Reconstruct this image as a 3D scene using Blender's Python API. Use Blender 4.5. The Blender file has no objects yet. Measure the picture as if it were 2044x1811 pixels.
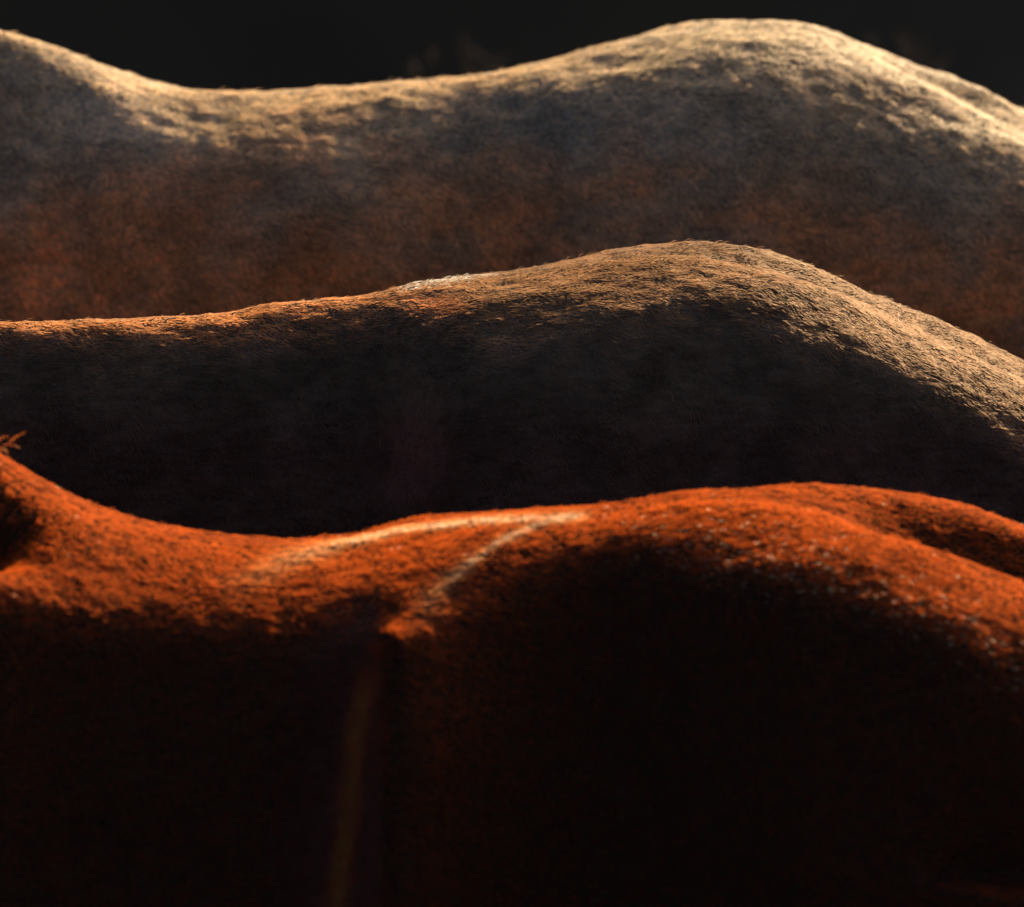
import bpy, math, random
import numpy as np
from mathutils import Vector, Matrix

rad = math.radians
SC = bpy.context.scene
COL = SC.collection
rng = np.random.default_rng(7)

# ------------------------------------------------------------------ camera
PITCH = rad(14.0)          # the photographer looks down on the backs
DIST = 14.0
FRAME_W = 1.20             # metres across the frame at the middle horse
LENS = 36.0 * DIST / FRAME_W
Z0 = 1.215
AIM = np.array([0.0, 0.0, Z0])
EYE = AIM + DIST * np.array([0.0, -math.cos(PITCH), math.sin(PITCH)])
cam_d = bpy.data.cameras.new('camera')
cam = bpy.data.objects.new('camera', cam_d)
COL.objects.link(cam)
cam.location = EYE
cam.rotation_euler = (math.pi / 2 - PITCH, 0, 0)
cam_d.sensor_width = 36.0
cam_d.lens = LENS
cam_d.clip_start = 0.5
cam_d.clip_end = 800.0
cam_d.dof.use_dof = True
cam_d.dof.focus_distance = DIST - 0.12
cam_d.dof.aperture_fstop = 5.6
SC.camera = cam

# ------------------------------------------------------------------ light
SUN_EL, SUN_AZ = rad(26.0), rad(24.0)      # behind the horses, a little to the right (azimuth from +Y towards +X)
SUN = np.array([math.sin(SUN_AZ) * math.cos(SUN_EL), math.cos(SUN_AZ) * math.cos(SUN_EL), math.sin(SUN_EL)])
world = bpy.data.worlds.new('World')
SC.world = world
world.use_nodes = True
wn = world.node_tree.nodes
bg = wn['Background']
sky = wn.new('ShaderNodeTexSky')
sky.sky_type = 'NISHITA'
sky.sun_disc = False
sky.sun_elevation = SUN_EL
sky.sun_rotation = SUN_AZ
sky.altitude = 0
sky.air_density = 0.5
sky.dust_density = 4.0
sky.ozone_density = 0.0
world.node_tree.links.new(sky.outputs[0], bg.inputs[0])
bg.inputs[1].default_value = 0.12
sl = bpy.data.lights.new('sun', 'SUN')
sl.energy = 5.0
sl.angle = rad(0.5)
sl.color = (1.0, 0.80, 0.55)
so = bpy.data.objects.new('sun', sl)
COL.objects.link(so)
so.rotation_euler = Vector(-SUN).to_track_quat('-Z', 'Y').to_euler()
so.location = (4, 10, 8)

SC.view_settings.view_transform = 'Standard'
SC.view_settings.look = 'None'
SC.view_settings.exposure = 0.4
SC.view_settings.gamma = 1.0
SC.view_settings.use_curve_mapping = False
SC.render.engine = 'CYCLES'
SC.cycles.max_bounces = 10
SC.cycles.transparent_max_bounces = 8

# ------------------------------------------------------------------ helpers
FWD = np.array([0.0, math.cos(PITCH), -math.sin(PITCH)])
UPV = np.array([0.0, math.sin(PITCH), math.cos(PITCH)])
PXW = 2044.0


def on_plane(u, v, Y):
    """picture point (2044 wide, 1811 high) to the point (x, z) it shows on the upright plane at depth Y"""
    a = (np.asarray(u, float) - 1022.0) / PXW * 36.0 / LENS
    b = -(np.asarray(v, float) - 905.5) / PXW * 36.0 / LENS
    dy = FWD[1] + b * UPV[1]
    dz = FWD[2] + b * UPV[2]
    t = (Y - EYE[1]) / dy
    return t * a, EYE[2] + t * dz


def smooth(a, b, x):
    t = np.clip((x - a) / (b - a), 0, 1)
    return t * t * (3 - 2 * t)


def pchip(xs, ys, x):
    """monotone-ish cubic through the points"""
    xs = np.asarray(xs, float); ys = np.asarray(ys, float)
    h = np.diff(xs); d = np.diff(ys) / h
    m = np.zeros_like(ys)
    m[0], m[-1] = d[0], d[-1]
    w1 = 2 * h[1:] + h[:-1]; w2 = h[1:] + 2 * h[:-1]
    ok = d[:-1] * d[1:] > 0
    with np.errstate(divide='ignore', invalid='ignore'):
        mm = (w1 + w2) / (w1 / d[:-1] + w2 / d[1:])
    m[1:-1] = np.where(ok, mm, 0)
    x = np.clip(x, xs[0], xs[-1])
    i = np.clip(np.searchsorted(xs, x) - 1, 0, len(xs) - 2)
    t = (x - xs[i]) / h[i]
    return ((1 + 2 * t) * (1 - t) ** 2 * ys[i] + t * (1 - t) ** 2 * h[i] * m[i]
            + t * t * (3 - 2 * t) * ys[i + 1] + t * t * (t - 1) * h[i] * m[i + 1])


def blur1(a, n):
    k = np.hanning(2 * n + 3)[1:-1]; k /= k.sum()
    return np.convolve(np.pad(a, n, mode='edge'), k, 'valid')


class Field:
    """smooth random field: a sum of sines, about one bump per `size` metres"""
    def __init__(self, size, seed, n=28):
        r = np.random.default_rng(seed)
        k = r.normal(size=(n, 3)); k /= np.linalg.norm(k, axis=1)[:, None]
        self.k = k * (2 * math.pi / size) * r.uniform(0.55, 1.45, (n, 1))
        self.p = r.uniform(0, 2 * math.pi, n)
        self.n = n

    def __call__(self, P):
        out = np.zeros(len(P))
        for k, p in zip(self.k, self.p):
            out += np.sin(P @ k + p)
        return out * math.sqrt(2.0 / self.n)


def mesh_from(name, verts, faces):
    me = bpy.data.meshes.new(name)
    me.from_pydata([tuple(v) for v in verts], [], faces)
    me.update()
    return me


def tag(o, label, cat, group=None, kind=None):
    o['label'] = label
    o['category'] = cat
    if group: o['group'] = group
    if kind: o['kind'] = kind


# ------------------------------------------------------------------ materials
def coat_mat(name, cd, ct, gloss_col, gloss=0.3, ior=1.35, rough=0.35, radial=0.5):
    """hair: an even coloured part (cd), light coming through the hair (ct) and a share of glossy hair"""
    m = bpy.data.materials.new(name); m.use_nodes = True
    nt = m.node_tree; nt.nodes.clear()
    N = nt.nodes.new; K = nt.links.new
    out = N('ShaderNodeOutputMaterial')
    info = N('ShaderNodeHairInfo')
    mr = N('ShaderNodeMapRange'); mr.inputs['To Min'].default_value = 0.8; mr.inputs['To Max'].default_value = 1.2
    K(info.outputs['Random'], mr.inputs['Value'])
    def col(c, attr):
        at = N('ShaderNodeAttribute'); at.attribute_name = attr
        v = N('ShaderNodeVectorMath'); v.operation = 'SCALE'; v.inputs[0].default_value = c
        K(mr.outputs[0], v.inputs['Scale'])
        w = N('ShaderNodeVectorMath'); w.operation = 'MULTIPLY'
        K(v.outputs[0], w.inputs[0]); K(at.outputs['Vector'], w.inputs[1])
        return w.outputs[0]
    d = N('ShaderNodeBsdfDiffuse'); K(col(cd, 'tint_even'), d.inputs['Color'])
    t = N('ShaderNodeBsdfTranslucent'); K(col(ct, 'tint'), t.inputs['Color'])
    add = N('ShaderNodeAddShader'); K(d.outputs[0], add.inputs[0]); K(t.outputs[0], add.inputs[1])
    h = N('ShaderNodeBsdfHairPrincipled'); h.model = 'CHIANG'; h.parametrization = 'COLOR'
    K(col(gloss_col, 'tint'), h.inputs['Color'])
    h.inputs['Roughness'].default_value = rough
    h.inputs['Radial Roughness'].default_value = radial
    h.inputs['IOR'].default_value = ior
    h.inputs['Coat'].default_value = 0.0
    h.inputs['Random Roughness'].default_value = 0.4
    mix = N('ShaderNodeMixShader'); mix.inputs[0].default_value = gloss
    K(add.outputs[0], mix.inputs[1]); K(h.outputs[0], mix.inputs[2]); K(mix.outputs[0], out.inputs[0])
    return m


def skin_mat(name, col):
    m = bpy.data.materials.new(name); m.use_nodes = True
    nt = m.node_tree
    b = nt.nodes['Principled BSDF']
    tc = nt.nodes.new('ShaderNodeTexCoord')
    mp = nt.nodes.new('ShaderNodeMapping'); mp.inputs['Scale'].default_value = (40, 160, 160)
    nz = nt.nodes.new('ShaderNodeTexNoise'); nz.inputs['Scale'].default_value = 1.0; nz.inputs['Detail'].default_value = 5
    rp = nt.nodes.new('ShaderNodeValToRGB')
    rp.color_ramp.elements[0].position = 0.3; rp.color_ramp.elements[0].color = (*[c * 0.6 for c in col], 1)
    rp.color_ramp.elements[1].position = 0.7; rp.color_ramp.elements[1].color = (*[c * 1.3 for c in col], 1)
    bp = nt.nodes.new('ShaderNodeBump'); bp.inputs['Strength'].default_value = 0.4; bp.inputs['Distance'].default_value = 0.004
    nt.links.new(tc.outputs['Object'], mp.inputs[0]); nt.links.new(mp.outputs[0], nz.inputs['Vector'])
    nt.links.new(nz.outputs[0], rp.inputs[0])
    at = nt.nodes.new('ShaderNodeAttribute'); at.attribute_name = 'tint_even'
    mu = nt.nodes.new('ShaderNodeVectorMath'); mu.operation = 'MULTIPLY'
    nt.links.new(rp.outputs[0], mu.inputs[0]); nt.links.new(at.outputs['Vector'], mu.inputs[1]); nt.links.new(mu.outputs[0], b.inputs['Base Color'])
    nt.links.new(nz.outputs[0], bp.inputs['Height']); nt.links.new(bp.outputs[0], b.inputs['Normal'])
    b.inputs['Roughness'].default_value = 0.8
    b.inputs['Specular IOR Level'].default_value = 0.0
    return m


# ------------------------------------------------------------------ ground: paddock floor rising into a shaded bank behind the horses
def build_ground():
    ys = np.concatenate([np.linspace(-400, -20, 12), np.linspace(-16, 4, 24), np.linspace(4.3, 14, 50), np.linspace(16, 400, 14)])
    xs = np.concatenate([np.linspace(-400, -30, 10), np.linspace(-20, 20, 81), np.linspace(30, 400, 10)])
    X, Y = np.meshgrid(xs, ys)
    P = np.stack([X.ravel(), Y.ravel(), np.zeros(X.size)], 1)
    f1, f2 = Field(2.6, 1), Field(0.7, 2)
    foot = 5.2 + 0.35 * f1(P)
    z = 2.6 * smooth(0, 1, (P[:, 1] - foot) / 3.0) + 0.6 * smooth(10, 60, P[:, 1])
    near = np.exp(-(P[:, 0] ** 2 + P[:, 1] ** 2) / 900.0)
    z += near * (0.05 * f1(P) + 0.03 * f2(P)) * smooth(2.0, 6.0, P[:, 1])
    P[:, 2] = z
    nx, ny = len(xs), len(ys)
    F = [(j * nx + i, j * nx + i + 1, (j + 1) * nx + i + 1, (j + 1) * nx + i) for j in range(ny - 1) for i in range(nx - 1)]
    me = mesh_from('ground', P, F)
    for p in me.polygons: p.use_smooth = True
    m = bpy.data.materials.new('dark_earth'); m.use_nodes = True
    nt = m.node_tree; b = nt.nodes['Principled BSDF']
    tc = nt.nodes.new('ShaderNodeTexCoord')
    nz = nt.nodes.new('ShaderNodeTexNoise'); nz.inputs['Scale'].default_value = 1.3; nz.inputs['Detail'].default_value = 9
    rp = nt.nodes.new('ShaderNodeValToRGB')
    rp.color_ramp.elements[0].position = 0.35; rp.color_ramp.elements[0].color = (0.028, 0.020, 0.009, 1)
    rp.color_ramp.elements[1].position = 0.7; rp.color_ramp.elements[1].color = (0.056, 0.041, 0.018, 1)
    nt.links.new(tc.outputs['Object'], nz.inputs['Vector']); nt.links.new(nz.outputs[0], rp.inputs[0])
    nt.links.new(rp.outputs[0], b.inputs['Base Color'])
    b.inputs['Roughness'].default_value = 0.95
    me.materials.append(m)
    o = bpy.data.objects.new('ground', me); COL.objects.link(o)
    o['kind'] = 'structure'


build_ground()


# ------------------------------------------------------------------ the horses
def tube(pts, rads, seg=20, sx=1.0):
    """closed tapering tube through pts (list of xyz); sx squeezes it sideways (y)"""
    pts = np.asarray(pts, float); rads = np.asarray(rads, float)
    t = np.linspace(0, 1, len(pts)); tt = np.linspace(0, 1, (len(pts) - 1) * 5 + 1)
    C = np.stack([pchip(t, pts[:, k], tt) for k in range(3)], 1); R = pchip(t, rads, tt)
    V, F = [], []
    for i in range(len(C)):
        d = C[min(i + 1, len(C) - 1)] - C[max(i - 1, 0)]; d /= np.linalg.norm(d)
        a = np.array([0, 1.0, 0]); a -= d * (a @ d); a /= np.linalg.norm(a); b = np.cross(d, a)
        for k in range(seg):
            w = 2 * math.pi * k / seg
            V.append(C[i] + R[i] * (sx * math.cos(w) * a + math.sin(w) * b))
    n = len(C)
    for i in range(n - 1):
        for k in range(seg):
            F.append((i * seg + k, i * seg + (k + 1) % seg, (i + 1) * seg + (k + 1) % seg, (i + 1) * seg + k))
    V.append(C[0]); V.append(C[-1])
    for k in range(seg):
        F.append((n * seg, (k + 1) % seg, k)); F.append((n * seg + 1, (n - 1) * seg + k, (n - 1) * seg + (k + 1) % seg))
    return np.array(V), F


def build_horse(cfg):
    Y = cfg['Y']
    # topline from the traced silhouette, carried on beyond the frame
    U, V = np.array(cfg['sil'], float).T
    cor = np.array(cfg['cor'], float)[:, 1]
    cor = np.convolve(np.pad(cor, 1, mode='edge'), [0.25, 0.5, 0.25], 'valid')
    sx, sz = on_plane(U, V - cor, Y)
    Ls = np.array(cfg['left'], float); Rs = np.array(cfg['right'], float)
    tx = np.concatenate([sx[0] + Ls[:, 0], sx, sx[-1] + Rs[:, 0]])
    tz = np.concatenate([sz[0] + Ls[:, 1], sz, sz[-1] + Rs[:, 1]])
    x0, x1 = tx[0], tx[-1]
    xs = np.linspace(x0, x1, 260)
    zt = blur1(pchip(tx, tz, xs), 5)
    slope = np.gradient(zt, xs)
    # lit band height decides how round the back is
    su = 1022.0 + xs / (DIST + Y * math.cos(PITCH)) * LENS / 36.0 * PXW
    band = pchip(*np.array(cfg['band'], float).T, su) * FRAME_W / PXW * (DIST + Y) / DIST
    lobe = blur1(pchip(*np.array(cfg['lobe'], float).T, su), 8)
    groove = blur1(pchip(*np.array(cfg['groove'], float).T, su), 8)
    band = np.maximum(band - 2 * lobe * math.sin(PITCH), 0.012)
    th = np.arctan((SUN[2] - SUN[0] * slope) / SUN[1])
    R1 = band / (1 - np.cos(th + PITCH))
    T = (xs - x0) / (x1 - x0)
    w = pchip([0, 0.1, 0.3, 0.5, 0.62, 0.8, 0.93, 1], [0.20, 0.235, 0.29, 0.305, 0.29, 0.30, 0.27, 0.20], T) * cfg.get('girth', 1.0)
    t1 = blur1(np.clip(th + rad(cfg['turn']), rad(18), rad(48)), 6)      # the back turns down into the flank from here
    t2 = rad(74)
    Rk = cfg['knee']
    s1, k1, s2, k2 = np.sin(t1), np.cos(t1), math.sin(t2), math.cos(t2)
    R1 = blur1(np.clip(R1, 0.04, (w - lobe - Rk * (s2 - s1) - 0.006) / s1), 4)
    R3 = np.clip((w - lobe - R1 * s1 - Rk * (s2 - s1)) / (1 - s2), 0.12, 1.3)
    zb = pchip([0, 0.12, 0.3, 0.55, 0.75, 1], [0.86, 0.70, 0.64, 0.66, 0.80, 0.92], T)
    ring = []
    for i in range(len(xs)):
        half = []
        for k in range(8):                               # spine to the top of the lobe
            q = k / 8.0
            half.append((lobe[i] * q, zt[i] - groove[i] * (1 - q) ** 1.6 * (1 + q)))
        for k in range(12):
            a = t1[i] * k / 12
            half.append((lobe[i] + R1[i] * math.sin(a), zt[i] - R1[i] * (1 - math.cos(a))))
        ya, za = lobe[i] + R1[i] * s1[i], zt[i] - R1[i] * (1 - k1[i])
        for k in range(10):
            a = t1[i] + (t2 - t1[i]) * k / 10
            half.append((ya + Rk * (math.sin(a) - s1[i]), za - Rk * (k1[i] - math.cos(a))))
        ya, za = ya + Rk * (s2 - s1[i]), za - Rk * (k1[i] - k2)
        for k in range(9):
            a = t2 + (math.pi / 2 - t2) * k / 8
            half.append((ya + R3[i] * (math.sin(a) - s2), za - R3[i] * (k2 - math.cos(a))))
        yw, zw = half[-1]
        bot = min(zb[i], zw - 0.12)
        for k in range(1, 16):
            a = rad(90.0 * k / 15)
            half.append((yw * math.cos(a) ** 0.9 if k < 15 else 0.0, zw - (zw - bot) * math.sin(a)))
        half = np.array(half)
        full = np.concatenate([half * [-1, 1], (half[1:-1] * [1, 1])[::-1]])
        ring.append(np.column_stack([np.full(len(full), xs[i]), full]))
    # close the two ends by drawing the last rings together
    def endcap(r, sign, depth):
        out = []
        c = np.array([r[0, 0], 0, (r[:, 2].max() * 0.6 + r[:, 2].min() * 0.4)])
        for a in np.linspace(0, 90, 9)[1:]:
            s = math.cos(rad(a)) if a < 90 else 0.02
            q = c + (r - c) * [1, s, s]; q[:, 0] += sign * depth * math.sin(rad(a))
            out.append(q)
        return out
    rings = endcap(ring[0], -1, 0.16)[::-1] + ring + endcap(ring[-1], 1, 0.07)
    n = len(rings[0]); V = np.concatenate(rings); F = []
    for i in range(len(rings) - 1):
        for k in range(n):
            F.append((i * n + k, i * n + (k + 1) % n, (i + 1) * n + (k + 1) % n, (i + 1) * n + k))
    V = np.concatenate([V, [rings[0].mean(0)], [rings[-1].mean(0)]])
    for k in range(n):
        F.append((len(V) - 2, (k + 1) % n, k)); F.append((len(V) - 1, (len(rings) - 1) * n + k, (len(rings) - 1) * n + (k + 1) % n))
    parts = [(V, F)]
    # neck, head and ears, legs: mostly outside the frame, all grown into one body
    zx = zt[0]
    xw = x0
    parts.append(tube([(xw + 0.22, 0, zx - 0.26), (xw - 0.10, 0, zx - 0.14), (xw - 0.38, 0, zx + 0.06), (xw - 0.66, 0, zx + 0.24)], [0.24, 0.22, 0.165, 0.125], sx=0.62))
    parts.append(tube([(xw - 0.60, 0, zx + 0.27), (xw - 0.76, 0, zx + 0.17), (xw - 0.93, 0, zx - 0.06), (xw - 1.00, 0, zx - 0.18)], [0.10, 0.125, 0.085, 0.065], sx=0.72))
    for s in (-1, 1):
        parts.append(tube([(xw - 0.60, s * 0.06, zx + 0.31), (xw - 0.60, s * 0.075, zx + 0.41), (xw - 0.61, s * 0.07, zx + 0.48)], [0.036, 0.034, 0.008], 10))
        xf = xw + 0.10
        parts.append(tube([(xf - 0.02, s * 0.15, 0.98), (xf, s * 0.15, 0.72), (xf - 0.01, s * 0.14, 0.44), (xf, s * 0.135, 0.27), (xf - 0.01, s * 0.13, 0.13), (xf - 0.06, s * 0.13, 0.02)],
                          [0.15, 0.088, 0.056, 0.036, 0.040, 0.062], 16))
        xh = x1 - 0.12
        parts.append(tube([(xh - 0.10, s * 0.15, 1.05), (xh - 0.13, s * 0.16, 0.80), (xh + 0.05, s * 0.15, 0.54), (xh + 0.02, s * 0.14, 0.30), (xh, s * 0.135, 0.14), (xh - 0.05, s * 0.13, 0.02)],
                          [0.20, 0.135, 0.062, 0.042, 0.044, 0.064], 16))
    VV, FF, o = [], [], 0
    for v, f in parts:
        VV.append(v); FF += [tuple(i + o for i in q) for q in f]; o += len(v)
    raw = mesh_from('raw', np.concatenate(VV), FF)
    tmp = bpy.data.objects.new('raw', raw); COL.objects.link(tmp)
    rm = tmp.modifiers.new('r', 'REMESH'); rm.mode = 'VOXEL'; rm.voxel_size = 0.0085; rm.use_smooth_shade = True
    sm = tmp.modifiers.new('s', 'SMOOTH'); sm.iterations = 5; sm.factor = 0.5
    dg = bpy.context.evaluated_depsgraph_get()
    me = bpy.data.meshes.new_from_object(tmp.evaluated_get(dg))
    bpy.data.objects.remove(tmp); bpy.data.meshes.remove(raw)
    co = np.empty(len(me.vertices) * 3, np.float32); me.vertices.foreach_get('co', co); co = co.reshape(-1, 3).astype(float)
    no = np.empty(len(me.vertices) * 3, np.float32); me.vertex_normals.foreach_get('vector', no); no = no.reshape(-1, 3).astype(float)
    # muscle relief and the coat's small unevenness
    d = np.zeros(len(co))
    for size, amp, seed in cfg['relief']:
        d += amp * Field(size, seed)(co * [0.6, 1, 1])
    co += no * d[:, None]
    if 'sculpt' in cfg: co = cfg['sculpt'](co, no, Y)
    me.vertices.foreach_set('co', co.astype(np.float32).ravel()); me.update()
    for p in me.polygons: p.use_smooth = True
    me.name = 'horse'
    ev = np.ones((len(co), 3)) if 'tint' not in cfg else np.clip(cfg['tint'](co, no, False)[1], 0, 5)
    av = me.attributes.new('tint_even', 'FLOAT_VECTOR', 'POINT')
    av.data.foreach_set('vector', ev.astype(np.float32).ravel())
    me.materials.append(skin_mat(cfg['skin'][0], cfg['skin'][1]))
    body = bpy.data.objects.new('horse', me); COL.objects.link(body)
    body.location = (0, Y, 0)
    tag(body, cfg['label'], 'horse', 'horses standing side by side')
    grow_coat(body, me, cfg)
    grow_tail(body, cfg, x1 + 0.04, zt[-1] - 0.03)
    grow_mane(body, cfg, xw, zx, sx[0], zt)
    return body


def curves_object(name, pos, radius, npts, mat, parent, tint=None):
    """pos (n, npts, 3): one strand per row"""
    n = len(pos)
    cu = bpy.data.hair_curves.new(name)
    cu.add_curves([npts] * n)
    cu.position_data.foreach_set('vector', pos.astype(np.float32).ravel())
    at = cu.attributes.get('radius') or cu.attributes.new('radius', 'FLOAT', 'POINT')
    at.data.foreach_set('value', radius.astype(np.float32).ravel())
    tint = tint or (np.ones((n, 3)), np.ones((n, 3)))
    for key, val in zip(('tint', 'tint_even'), tint):
        tn = cu.attributes.new(key, 'FLOAT_VECTOR', 'CURVE')
        tn.data.foreach_set('vector', val.astype(np.float32).ravel())
    cu.materials.append(mat)
    o = bpy.data.objects.new(name, cu); COL.objects.link(o); o.parent = parent
    return o


def sample_roots(me, n, keep):
    me.calc_loop_triangles()
    nt = len(me.loop_triangles)
    tri = np.empty(nt * 3, np.int32); me.loop_triangles.foreach_get('vertices', tri); tri = tri.reshape(-1, 3)
    co = np.empty(len(me.vertices) * 3, np.float32); me.vertices.foreach_get('co', co); co = co.reshape(-1, 3).astype(float)
    no = np.empty(len(me.vertices) * 3, np.float32); me.vertex_normals.foreach_get('vector', no); no = no.reshape(-1, 3).astype(float)
    A, B, C = co[tri[:, 0]], co[tri[:, 1]], co[tri[:, 2]]
    ar = np.linalg.norm(np.cross(B - A, C - A), axis=1) / 2
    cen = (A + B + C) / 3
    wgt = ar * keep(cen, no[tri].mean(1))
    idx = rng.choice(nt, n, p=wgt / wgt.sum())
    r1 = np.sqrt(rng.random(n)); r2 = rng.random(n)
    b0, b1, b2 = 1 - r1, r1 * (1 - r2), r1 * r2
    P = A[idx] * b0[:, None] + B[idx] * b1[:, None] + C[idx] * b2[:, None]
    N = no[tri[idx, 0]] * b0[:, None] + no[tri[idx, 1]] * b1[:, None] + no[tri[idx, 2]] * b2[:, None]
    N /= np.linalg.norm(N, axis=1)[:, None]
    return P, N


def grow_coat(body, me, cfg):
    def keep(c, n):
        inside = smooth(1.15, 0.74, np.abs(c[:, 0]))
        seen = smooth(0.75, 0.45, n[:, 1])
        return smooth(0.55, 0.95, c[:, 2]) * (0.08 + 0.92 * inside * seen)
    n = cfg['hairs']
    P, N = sample_roots(me, n, keep)
    side = np.where(P[:, 1] < 0, -1.0, 1.0)
    flank = smooth(0.15, 0.85, 1 - N[:, 2])
    D = np.stack([1.0 - 0.35 * flank, 0.35 * side * (1 - flank), -0.12 - 0.75 * flank], 1)
    if 'flow' in cfg: D = cfg['flow'](P, N, D)
    for size, amp, sd in cfg['swirl']:
        D = D + amp * np.stack([Field(size, sd + 1)(P), Field(size, sd + 2)(P), Field(size, sd + 3)(P)], 1)
    D += rng.normal(scale=cfg.get('mess', 0.10), size=D.shape)
    D -= N * np.sum(D * N, 1)[:, None]
    D /= np.linalg.norm(D, axis=1)[:, None] + 1e-9
    Q = P * [0.4, 1, 1]
    lift = cfg['lift0'] * (1 + 0.28 * cfg.get('tuft', 1.0) * Field(cfg.get('tuft_size', 0.011), 31)(Q) + 0.16 * Field(0.004, 32)(Q) + 0.30 * rng.normal(size=n))
    stray = rng.random(n) < 0.012
    lift = np.clip(np.where(stray, rng.uniform(0.3, 0.9, n), lift), 0.03, 1.0)
    L = cfg['len'] * np.clip(1 + 0.28 * rng.normal(size=n) + 0.2 * Field(0.03, 41)(P), 0.35, 2.0) * np.where(stray, 1.25, 1.0)
    if 'length' in cfg: L = L * cfg['length'](P)
    npts = 4
    pos = np.empty((n, npts, 3))
    for k in range(npts):
        t = k / (npts - 1)
        s = L * t
        up = lift * s * (1 - 0.5 * t) - 0.0015 * (k == 0)
        pos[:, k] = P + D * (s * np.sqrt(np.maximum(1 - (lift * 0.6) ** 2, 0.2)))[:, None] + N * up[:, None]
    # strands gather into small wet-looking locks: tips lean to the lock's centre
    cell = cfg.get('lock', 0.0035)
    jit = np.stack([Field(0.05, 71)(P), Field(0.05, 72)(P), Field(0.05, 73)(P)], 1) * 0.4
    key = np.floor(P * [0.5, 1, 1] / cell + jit).astype(np.int64)
    h = (key[:, 0] * 73856093) ^ (key[:, 1] * 19349663) ^ (key[:, 2] * 83492791)
    uq, inv = np.unique(h, return_inverse=True)
    cnt = np.bincount(inv).astype(float)
    ctr = np.stack([np.bincount(inv, pos[:, -1, k]) / cnt for k in range(3)], 1)[inv]
    off = ctr - pos[:, -1]
    off[np.linalg.norm(off, axis=1) > 2.5 * cell] = 0
    cl = cfg.get('clump', 0.35) * np.clip(1 + 0.5 * rng.normal(size=n), 0, 1.4)
    for k in range(npts):
        pos[:, k] += off * (cl * (k / (npts - 1)) ** 1.5)[:, None]
    rr = cfg['radius'] * np.clip(1 + 0.25 * rng.normal(size=n), 0.5, 1.7)
    radius = rr[:, None] * np.array([1.0, 0.95, 0.75, 0.15])[None]
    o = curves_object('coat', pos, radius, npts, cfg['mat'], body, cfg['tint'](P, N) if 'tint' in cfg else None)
    return o


def strand_bundle(roots, dirs, length, npts, wob, grav, r):
    n = len(roots)
    pos = np.empty((n, npts, 3)); pos[:, 0] = roots
    d = dirs.copy()
    for k in range(1, npts):
        d = d + np.array([0, 0, -grav]) + r.normal(scale=wob, size=d.shape)
        d /= np.linalg.norm(d, axis=1)[:, None]
        pos[:, k] = pos[:, k - 1] + d * (length / (npts - 1))[:, None]
    return pos


def grow_tail(body, cfg, x, z):
    r = np.random.default_rng(cfg['seed'] + 5)
    n = 2500
    t = r.random(n)
    roots = np.stack([x - 0.05 + 0.07 * t, r.normal(scale=0.022, size=n), z - 0.02 - 0.22 * t], 1)
    dirs = np.tile([0.55, 0, -0.5], (n, 1)) + r.normal(scale=0.16, size=(n, 3))
    pos = strand_bundle(roots, dirs, r.uniform(0.5, 0.8, n), 9, 0.06, 0.45, r)
    rad_ = np.tile(np.linspace(0.0009, 0.0004, 9), (n, 1))
    curves_object('tail', pos, rad_, 9, cfg['longmat'], body)


def grow_mane(body, cfg, xw, zx, xs0, zt):
    r = np.random.default_rng(cfg['seed'] + 9)
    n = 2600
    t = r.random(n)
    a = np.array([xw - 0.62, 0, zx + 0.36]); b = np.array([xw - 0.02, 0, zx + 0.02])
    roots = a + (b - a) * t[:, None] + np.array([0, 0, -0.03]) + np.array([0, 0, -0.05]) * np.sin(math.pi * t)[:, None] + r.normal(scale=0.012, size=(n, 3))
    dirs = np.tile([0.15, 0.75, 0.55], (n, 1)) + r.normal(scale=0.22, size=(n, 3))
    pos = strand_bundle(roots, dirs, r.uniform(0.18, 0.34, n), 8, 0.10, 0.5, r)
    if 'wisp' in cfg:                                    # last long hairs of the mane, lying back over the withers
        x, z = on_plane(*cfg['wisp'], cfg['Y'])
        q = 16
        rt = np.stack([x + r.normal(scale=0.012, size=q), r.normal(scale=0.008, size=q), z + r.normal(scale=0.003, size=q)], 1)
        dr = np.tile([0.9, -0.1, 0.22], (q, 1)) + r.normal(scale=0.25, size=(q, 3))
        pos = np.concatenate([pos, strand_bundle(rt, dr, r.uniform(0.006, 0.026, q), 8, 0.20, 0.12, r)]); n += q
    rad_ = np.tile(np.linspace(0.0007, 0.0003, 8), (n, 1))
    curves_object('mane', pos, rad_, 8, cfg['longmat'], body)


FAR_SIL = [(0, 58), (84, 77), (173, 111), (249, 140), (307, 159), (384, 173), (460, 176), (575, 176), (654, 169), (736, 165), (846, 155),
           (922, 146), (1038, 128), (1133, 105), (1229, 79), (1306, 58), (1385, 40), (1481, 35), (1577, 40), (1653, 58), (1730, 84),
           (1807, 115), (1883, 142), (1960, 169), (2044, 209)]
FAR_BAND = [(-600, 30), (0, 24), (100, 24), (170, 35), (220, 75), (270, 98), (400, 102), (500, 109), (600, 122), (700, 108), (800, 92), (900, 68), (1000, 60), (1100, 70),
            (1200, 82), (1300, 88), (1400, 95), (1500, 115), (1600, 120), (1700, 122), (1800, 124), (1900, 128), (2000, 132), (2044, 140), (2600, 140)]
MID_SIL = [(0, 637), (153, 638), (307, 629), (460, 615), (614, 598), (736, 583), (788, 571), (922, 550), (1056, 527), (1191, 504), (1306, 485),
           (1390, 479), (1442, 481), (1519, 492), (1595, 517), (1691, 556), (1806, 606), (1921, 655), (1998, 690), (2044, 712)]
MID_BAND = [(-600, 26), (0, 26), (100, 31), (200, 36), (300, 38), (400, 34), (500, 29), (600, 28), (700, 25), (780, 38), (850, 75), (920, 98), (1000, 112), (1100, 118),
            (1200, 126), (1300, 112), (1400, 105), (1500, 118), (1600, 136), (1700, 132), (1800, 134), (1900, 142), (2000, 158), (2044, 168), (2600, 168)]
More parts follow.
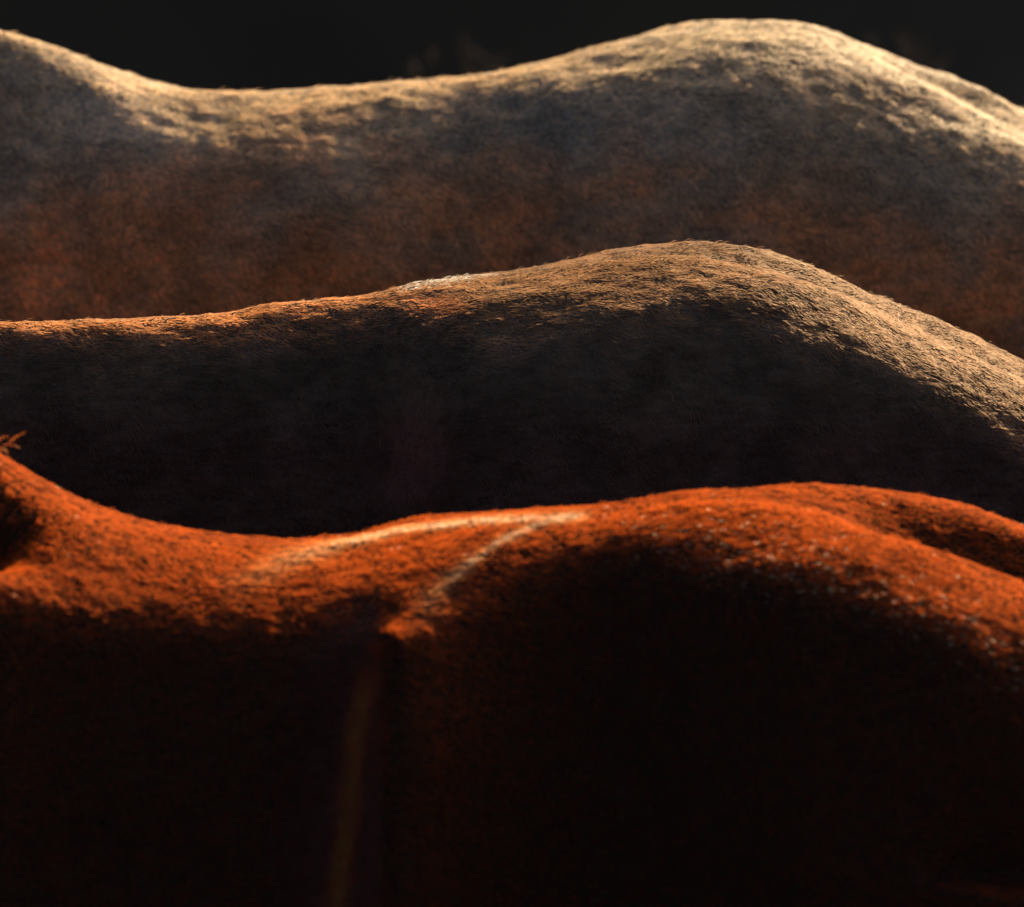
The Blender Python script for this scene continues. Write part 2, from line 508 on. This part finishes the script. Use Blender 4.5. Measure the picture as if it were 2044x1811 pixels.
NEAR_SIL = [(0, 897), (77, 943), (153, 981), (230, 1012), (307, 1033), (384, 1048), (460, 1058), (575, 1063), (652, 1060), (736, 1052), (807, 1041),
            (961, 1022), (1076, 1012), (1191, 1002), (1306, 987), (1383, 974), (1500, 970), (1653, 964), (1730, 968), (1807, 979), (1883, 998),
            (1960, 1020), (2044, 1050)]
NEAR_BAND = [(-600, 240), (0, 275), (60, 255), (100, 235), (200, 210), (300, 190), (400, 185), (500, 180), (600, 165), (700, 146), (745, 140), (778, 212), (850, 206), (900, 180),
             (1000, 136), (1100, 102), (1200, 74), (1300, 86), (1400, 125), (1500, 155), (1600, 185), (1700, 205), (1800, 230), (1900, 262),
             (2000, 292), (2044, 308), (2600, 308)]
# small corrections: the outline seen lies a little off the spine line
FAR_COR = [(0, 2), (84, -1), (173, -9), (249, -12), (307, -15), (384, -11), (460, -14), (575, -16), (654, -15), (736, -15), (846, -11), (922, -6), (1038, -16), (1133, -17), (1229, -21), (1306, -28), (1385, -20), (1481, -13), (1577, -14), (1653, -22), (1730, -18), (1807, -27), (1883, -32), (1960, -35), (2044, -35)]
MID_COR = [(0, -8), (153, -15), (307, -8), (460, -10), (614, -11), (736, -6), (788, -6), (922, -17), (1056, -16), (1191, -23), (1306, -24), (1390, -24), (1442, -28), (1519, -33), (1595, -32), (1691, -29), (1806, -31), (1921, -34), (1998, -37), (2044, -41)]
NEAR_COR = [(0, -28), (77, -33), (153, -31), (230, -28), (307, -31), (384, -30), (460, -28), (575, -35), (652, -30), (736, -30), (807, -27), (961, -24), (1076, -18), (1191, -14), (1306, -15), (1383, -18), (1500, -32), (1653, -52), (1730, -58), (1807, -63), (1883, -60), (1960, -60), (2044, -62)]


def seen_at(co, Y):
    """where points of a horse at depth Y show in the picture (2044 wide)"""
    P = co + [0, Y, 0] - EYE
    dep = P @ FWD
    return 1022 + P[:, 0] / dep * LENS / 36 * PXW, 905.5 - (P @ UPV) / dep * LENS / 36 * PXW


def line_dist(u, v, pts):
    """distance to a polyline, and how far along it (0..1)"""
    pts = np.array(pts, float); best = np.full(len(u), 1e9); along = np.zeros(len(u))
    L = np.linalg.norm(np.diff(pts, axis=0), axis=1); cum = np.concatenate([[0], np.cumsum(L)])
    for i in range(len(pts) - 1):
        d = (pts[i + 1] - pts[i]) / L[i]
        t = np.clip((u - pts[i, 0]) * d[0] + (v - pts[i, 1]) * d[1], 0, L[i])
        r = np.hypot(u - pts[i, 0] - t * d[0], v - pts[i, 1] - t * d[1])
        m = r < best
        best = np.where(m, r, best); along = np.where(m, (cum[i] + t) / cum[-1], along)
    return best, along


RIDGE_SPINE = [(400, 1215), (480, 1160), (560, 1120), (680, 1085), (800, 1058), (960, 1040), (1100, 1034), (1200, 1025)]
RIDGE_HIP = [(800, 1262), (846, 1222), (884, 1183), (922, 1148), (961, 1117), (999, 1090), (1076, 1040), (1130, 1022)]


def near_sculpt(co, no, Y):
    """the haunch before the belly, the point of the hip, two low ridges on the loin, the hollow beside the withers"""
    facing = smooth(0.0, 0.5, -no[:, 1]) * (co[:, 1] < 0)
    side = smooth(0.05, -0.02, co[:, 1])
    u, v = seen_at(co, Y)
    co = co.copy()
    # haunch: bulges out behind a front edge that runs down the flank
    ev = [1230, 1290, 1340, 1400, 1480, 1580, 1690, 1811, 1950]; eu = [800, 765, 738, 714, 700, 692, 684, 670, 650]
    ue = np.interp(v, ev, eu)
    below = smooth(1285, 1520, v)
    out = 0.028 * below * smooth(-26, 40, u - ue) * (1 - 0.85 * smooth(40, 380, u - ue))
    out -= 0.018 * below * np.exp(-((u - ue + 45) / 70) ** 2)
    co[:, 1] -= out * facing
    # point of the hip
    g = np.exp(-((u - 776) / 36) ** 2 - ((v - 1278) / 26) ** 2) * facing
    co[:, 1] -= 0.010 * g; co[:, 2] += 0.009 * g
    # hollow above the hip, in front of it
    g = np.exp(-((u - 735) / 45) ** 2 - ((v - 1225) / 30) ** 2) * facing
    co[:, 1] += 0.007 * g
    for pts, amp in ((RIDGE_SPINE, 0.003), (RIDGE_HIP, 0.0015)):
        d, t = line_dist(u, v, pts)
        co[:, 2] += amp * np.exp(-(d / 17) ** 2) * side * smooth(0, 0.25, t) * smooth(1.0, 0.75, t)
    # hollow beside the withers
    vv = v - 1000 - 0.55 * u
    g = np.exp(-((u + 60) / np.where(u < -60, 300, 108)) ** 2 - (vv / np.where(vv < 0, 44, 98)) ** 2) * side
    co[:, 2] -= 0.095 * g
    return co


def near_flow(P, N, D):
    """hair lies along the two ridges of the loin"""
    u, v = seen_at(P, -1.0)
    for pts in (RIDGE_SPINE, RIDGE_HIP):
        d, t = line_dist(u, v, pts)
        q = np.array(pts, float); q = (q[-1] - q[0]) / np.linalg.norm(q[-1] - q[0])
        k = (np.exp(-(d / 22) ** 2) * (P[:, 1] < 0.05))[:, None]
        D = D * (1 - k) + k * np.array([q[0], 0.3 * abs(q[1]), -q[1]])
    return D


def near_tint(P, N, flecks=True):
    n = len(P)
    r = np.random.default_rng(91)
    T = np.ones((n, 3))
    u, v = seen_at(P, -1.0)
    front = (P[:, 1] < 0.05)
    # silvery sheen painted as paler hair along the two ridges of the loin
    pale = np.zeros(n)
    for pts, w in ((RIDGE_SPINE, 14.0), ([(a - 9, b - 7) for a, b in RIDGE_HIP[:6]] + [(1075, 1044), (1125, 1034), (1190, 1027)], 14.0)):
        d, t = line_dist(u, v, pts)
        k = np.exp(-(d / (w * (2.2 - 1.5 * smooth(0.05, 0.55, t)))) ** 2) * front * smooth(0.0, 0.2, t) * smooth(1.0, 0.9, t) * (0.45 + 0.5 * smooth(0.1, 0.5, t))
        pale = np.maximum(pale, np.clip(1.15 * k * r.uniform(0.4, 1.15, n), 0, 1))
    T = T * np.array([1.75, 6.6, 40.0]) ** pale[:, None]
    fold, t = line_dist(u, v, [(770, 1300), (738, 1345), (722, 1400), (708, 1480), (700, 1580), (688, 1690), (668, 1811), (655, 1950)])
    # hair glints painted as pale flecks along the rump's shadow edge
    edge = np.interp(u, [1100, 1300, 1500, 1700, 1900, 2044, 2400], [1080, 1090, 1140, 1180, 1270, 1350, 1560])
    spot = smooth(1.05, 1.5, Field(0.007, 66)(P * [0.8, 1, 1]))
    k = (r.random(n) < 0.95 * spot * smooth(1150, 1500, u) * np.exp(-((v - edge + 5) / 60) ** 2) + 0.001 * (v < 1300))[:, None]
    k = k & flecks
    T = np.where(k, np.array([1.8, 6.8, 42.0]) * r.uniform(0.5, 1.3, (n, 1)), T)
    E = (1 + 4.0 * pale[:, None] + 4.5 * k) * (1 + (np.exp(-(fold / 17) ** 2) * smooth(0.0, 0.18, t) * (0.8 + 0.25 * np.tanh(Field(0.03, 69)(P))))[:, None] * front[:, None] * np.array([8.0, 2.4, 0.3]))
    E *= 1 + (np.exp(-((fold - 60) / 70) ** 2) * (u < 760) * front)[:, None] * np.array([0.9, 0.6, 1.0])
    return T, E


def mid_tint(P, N, flecks=True):
    n = len(P)
    r = np.random.default_rng(92)
    u, v = seen_at(P, 0.0)
    m = np.tanh(Field(0.10, 63)(P) + 0.5 * Field(0.03, 64)(P))
    T = np.ones((n, 3)) * (1 + 0.12 * m)[:, None]
    left = smooth(1000, 500, u) * smooth(720, 660, v)  # rim light painted as stronger hair colour along the left topline
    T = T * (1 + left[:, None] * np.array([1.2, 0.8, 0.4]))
    patch = np.exp(-((u - 870) / 70) ** 2 - ((v - 612) / 22) ** 2)
    T = T * (1 + patch[:, None] * np.array([0.15, -0.15, -0.3]))
    d, t = line_dist(u, v, [(770, 574), (860, 560), (1010, 535)])       # a few white hairs on the top of the loin
    k = (r.random(n) < 0.8 * np.exp(-(d / 9) ** 2) * smooth(0, 0.2, t) * smooth(1.0, 0.6, t))[:, None]
    T = np.where(k, np.array([2.4, 4.6, 12.0]), T)
    d, t = line_dist(u, v, [(745, 652), (840, 640)])  # a few white glints painted as pale hairs
    k = (r.random(n) < 0.05 * np.exp(-(d / 12) ** 2))[:, None]
    T = np.where(k, np.array([2.4, 4.2, 9.0]), T)
    E = np.ones((n, 3)) * (1 + 0.2 * m)[:, None]
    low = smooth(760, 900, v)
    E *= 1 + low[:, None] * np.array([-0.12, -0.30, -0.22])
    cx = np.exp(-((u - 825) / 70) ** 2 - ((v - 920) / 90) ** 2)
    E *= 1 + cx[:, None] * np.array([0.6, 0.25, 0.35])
    return T, E


def far_tint(P, N, flecks=True):
    """greyer shoulder; cool sky tint and warm bounce light painted into topline and flank"""
    u, v = seen_at(P, 1.10)
    m = 0.5 + 0.5 * np.tanh(1.1 * Field(0.09, 61)(P * [0.8, 1, 1]) + 0.8 * Field(0.035, 62)(P * [0.8, 1, 1]))
    big = np.tanh(Field(0.22, 67)(P) + 0.5 * Field(0.08, 68)(P))
    red = smooth(215, 640, v - 0.10 * (u - 1022) * (u > 1022) + 70 * (m - 0.5) + 85 * big)  # warm bounce off the middle horse's back, painted into the flank colour
    grey = np.exp(-((u - 190) / 190) ** 2 - ((v - 255) / 95) ** 2)
    cool = np.exp(-((u - 1050) / 300) ** 2 - ((v - 240) / 90) ** 2)  # bluish sky sheen painted in below the topline
    base = np.array([0.95, 0.92, 0.80]) * (1 - red)[:, None] + np.array([1.42, 0.77, 0.40]) * red[:, None]
    E = base * (1 + 0.62 * grey[:, None] * np.array([0.85, 1.0, 1.1])) * (1 - cool[:, None] * np.array([0.26, 0.15, 0.04]))
    E = E * (1 + 0.5 * smooth(500, 0, u) * red)[:, None]
    T = np.ones((len(P), 3)) * (1 - red)[:, None] + np.array([1.0, 0.72, 0.55]) * red[:, None]
    k = smooth(0.75, 0.98, N[:, 2])[:, None] * smooth(900, 1500, u)[:, None]  # whiter rim light painted on the upward-facing hair of the rump
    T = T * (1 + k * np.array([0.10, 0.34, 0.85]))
    return T, E * (0.80 + 0.36 * m)[:, None]


def mid_flow(P, N, D):
    # a flank whorl: hair fans upwards from one spot
    cx, cz = on_plane(825, 1010, -0.28)
    dx, dz = P[:, 0] - cx, P[:, 2] - cz
    w = np.exp(-(dx / 0.06) ** 2) * smooth(-0.02, 0.02, dz) * smooth(0.14, 0.08, dz) * (P[:, 1] < 0)
    r = np.stack([dx, np.zeros_like(dx), dz + 0.02], 1)
    r /= np.linalg.norm(r, axis=1)[:, None] + 1e-9
    return D * (1 - w)[:, None] + r * w[:, None]


HORSES = [
    dict(Y=1.10, seed=1, knee=0.15, turn=2, sil=FAR_SIL, cor=FAR_COR, band=FAR_BAND, lobe=[(-900, 0), (1500, 0), (1750, 0.03), (2044, 0.05), (3000, 0.05)],
         groove=[(-900, 0), (1600, 0), (1800, 0.006), (2044, 0.010), (3000, 0.01)],
         left=[(-0.55, 0.05), (-0.40, 0.075), (-0.26, 0.072), (-0.10, 0.035)], right=[(0.06, -0.032), (0.14, -0.085), (0.20, -0.14)],
         relief=[(0.12, 0.0022, 11), (0.035, 0.0007, 12), (0.016, 0.0004, 13)], swirl=[(0.06, 0.16, 100), (0.014, 0.07, 200)],
         tuft=0.7, mess=0.07, clump=0.2, lift0=0.10, len=0.0072, radius=0.00024, hairs=480000,
         skin=('brown_skin', (0.20, 0.16, 0.13)), gloss=0.2, tint=far_tint, col=((0.48, 0.39, 0.31), (0.53, 0.335, 0.135), (0.4, 0.26, 0.13)), long=(0.03, 0.02, 0.015),
         label='greyish brown horse standing farthest back, its rump against the black background'),
    dict(Y=0.0, seed=2, knee=0.11, turn=1, sil=MID_SIL, cor=MID_COR, band=MID_BAND, lobe=[(-900, 0), (1200, 0.0), (1450, 0.04), (2044, 0.05), (3000, 0.05)],
         groove=[(-900, 0), (1250, 0), (1450, 0.006), (1700, 0.006), (2044, 0.006), (3000, 0.01)],
         left=[(-0.62, 0.06), (-0.46, 0.085), (-0.30, 0.075), (-0.12, 0.02)], right=[(0.06, -0.032), (0.14, -0.085), (0.20, -0.14)],
         relief=[(0.12, 0.0018, 21), (0.035, 0.0006, 22), (0.016, 0.0004, 23)], swirl=[(0.06, 0.14, 110), (0.012, 0.08, 210)],
         mess=0.07, clump=0.2, tuft=0.8, lift0=0.115, len=0.0066, radius=0.00022, hairs=560000, flow=mid_flow, tint=mid_tint,
         skin=('dark_bay_skin', (0.075, 0.055, 0.040)), gloss=0.2, col=((0.094, 0.079, 0.060), (0.33, 0.155, 0.046), (0.14, 0.075, 0.035)), long=(0.012, 0.010, 0.009),
         label='dark bay horse in the middle, standing between the brown and the chestnut horse'),
    dict(Y=-1.0, seed=3, knee=0.07, turn=0, sil=NEAR_SIL, cor=NEAR_COR, band=NEAR_BAND, lobe=[(-900, 0), (1400, 0.0), (1600, 0.06), (1800, 0.095), (2044, 0.11), (3000, 0.11)],
         groove=[(-900, 0), (1500, 0), (1620, 0.006), (1700, 0.016), (1800, 0.050), (1900, 0.074), (2044, 0.088), (3000, 0.07)],
         left=[(-0.50, 0.13), (-0.36, 0.155), (-0.20, 0.13), (-0.08, 0.065)], right=[(0.06, -0.022), (0.14, -0.065), (0.21, -0.13)],
         relief=[(0.16, 0.0016, 31), (0.05, 0.0005, 32), (0.024, 0.0003, 34), (0.010, 0.00035, 33)], swirl=[(0.05, 0.12, 120), (0.012, 0.09, 220)],
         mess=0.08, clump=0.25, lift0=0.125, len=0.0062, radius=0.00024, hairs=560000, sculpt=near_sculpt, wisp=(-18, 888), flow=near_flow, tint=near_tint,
         skin=('chestnut_skin', (0.026, 0.015, 0.009)), gloss=0.03, tuft=0.9, tuft_size=0.007, col=((0.010, 0.0145, 0.0125), (0.60, 0.112, 0.012), (0.08, 0.02, 0.006)), long=(0.26, 0.055, 0.01),
         label='dark chestnut horse standing nearest, its back glowing orange in the sun'),
]
for cfg in HORSES:
    cfg['mat'] = coat_mat('coat_hair', *cfg['col'], gloss=cfg['gloss'])
    cfg['longmat'] = coat_mat('long_hair', cfg['long'], cfg['long'], cfg['long'], gloss=0.06)
    build_horse(cfg)


# ------------------------------------------------------------------ dry weeds at the foot of the bank, only their tips show over the backs
def build_weeds(label, spots, seed):
    r = np.random.default_rng(seed)
    Yw = 4.5
    V, F = [], []
    cx = np.mean([q[0] for q in spots])
    bx, _ = on_plane(cx, 150, Yw)
    def blade(base, tip, w):
        mid = (base + tip) / 2 + r.normal(scale=0.012, size=3) * min(1, np.linalg.norm(tip - base) / 0.3)
        o = len(V)
        for p, k in ((base, 1.0), (mid, 0.8), (tip, 0.25)):
            for q in range(3):
                a = 2 * math.pi * q / 3
                V.append(p + w * k * np.array([math.cos(a), math.sin(a), 0]))
        for i in range(2):
            for q in range(3):
                F.append((o + i * 3 + q, o + i * 3 + (q + 1) % 3, o + i * 3 + 3 + (q + 1) % 3, o + i * 3 + 3 + q))
        F.append((o + 6, o + 7, o + 8))
    for (u, v, n, head) in spots:
        for _ in range(n):
            x, z = on_plane(u + r.normal(scale=26), v + abs(r.normal(scale=14)), Yw)
            tip = np.array([x - bx, r.normal(scale=0.12), z])
            base = np.array([(x - bx) * 0.8 + r.normal(scale=0.04), tip[1] + r.normal(scale=0.05), -0.02])
            blade(base, tip, 0.0028)
            for _ in range(head):                        # seed head
                q = tip + r.normal(scale=[0.006, 0.006, 0.010])
                blade(q, q + r.normal(scale=0.008, size=3) + [0, 0, 0.006], 0.004)
    me = mesh_from('dry_weeds', V, F)
    m = bpy.data.materials.new('dry_stalks'); m.use_nodes = True
    nt = m.node_tree; b = nt.nodes['Principled BSDF']
    nz = nt.nodes.new('ShaderNodeTexNoise'); nz.inputs['Scale'].default_value = 18
    rp = nt.nodes.new('ShaderNodeValToRGB')
    rp.color_ramp.elements[0].color = (0.11, 0.06, 0.02, 1); rp.color_ramp.elements[1].color = (0.22, 0.13, 0.05, 1)
    tc = nt.nodes.new('ShaderNodeTexCoord')
    nt.links.new(tc.outputs['Object'], nz.inputs['Vector']); nt.links.new(nz.outputs[0], rp.inputs[0]); nt.links.new(rp.outputs[0], b.inputs['Base Color'])
    b.inputs['Roughness'].default_value = 0.8
    me.materials.append(m)
    o = bpy.data.objects.new('dry_weeds', me); COL.objects.link(o)
    o.location = (float(bx), Yw, 0)
    tag(o, label, 'weeds')


build_weeds('blurred dry weed tips showing over the low back of the farthest horse', [(640, 190, 2, 3), (850, 172, 4, 4), (925, 160, 6, 5), (985, 152, 5, 5)], 3)
build_weeds('blurred dry weed tips showing over the falling rump of the farthest horse', [(1770, 138, 3, 4), (1815, 122, 2, 12), (1880, 168, 4, 4), (1970, 206, 4, 4)], 4)
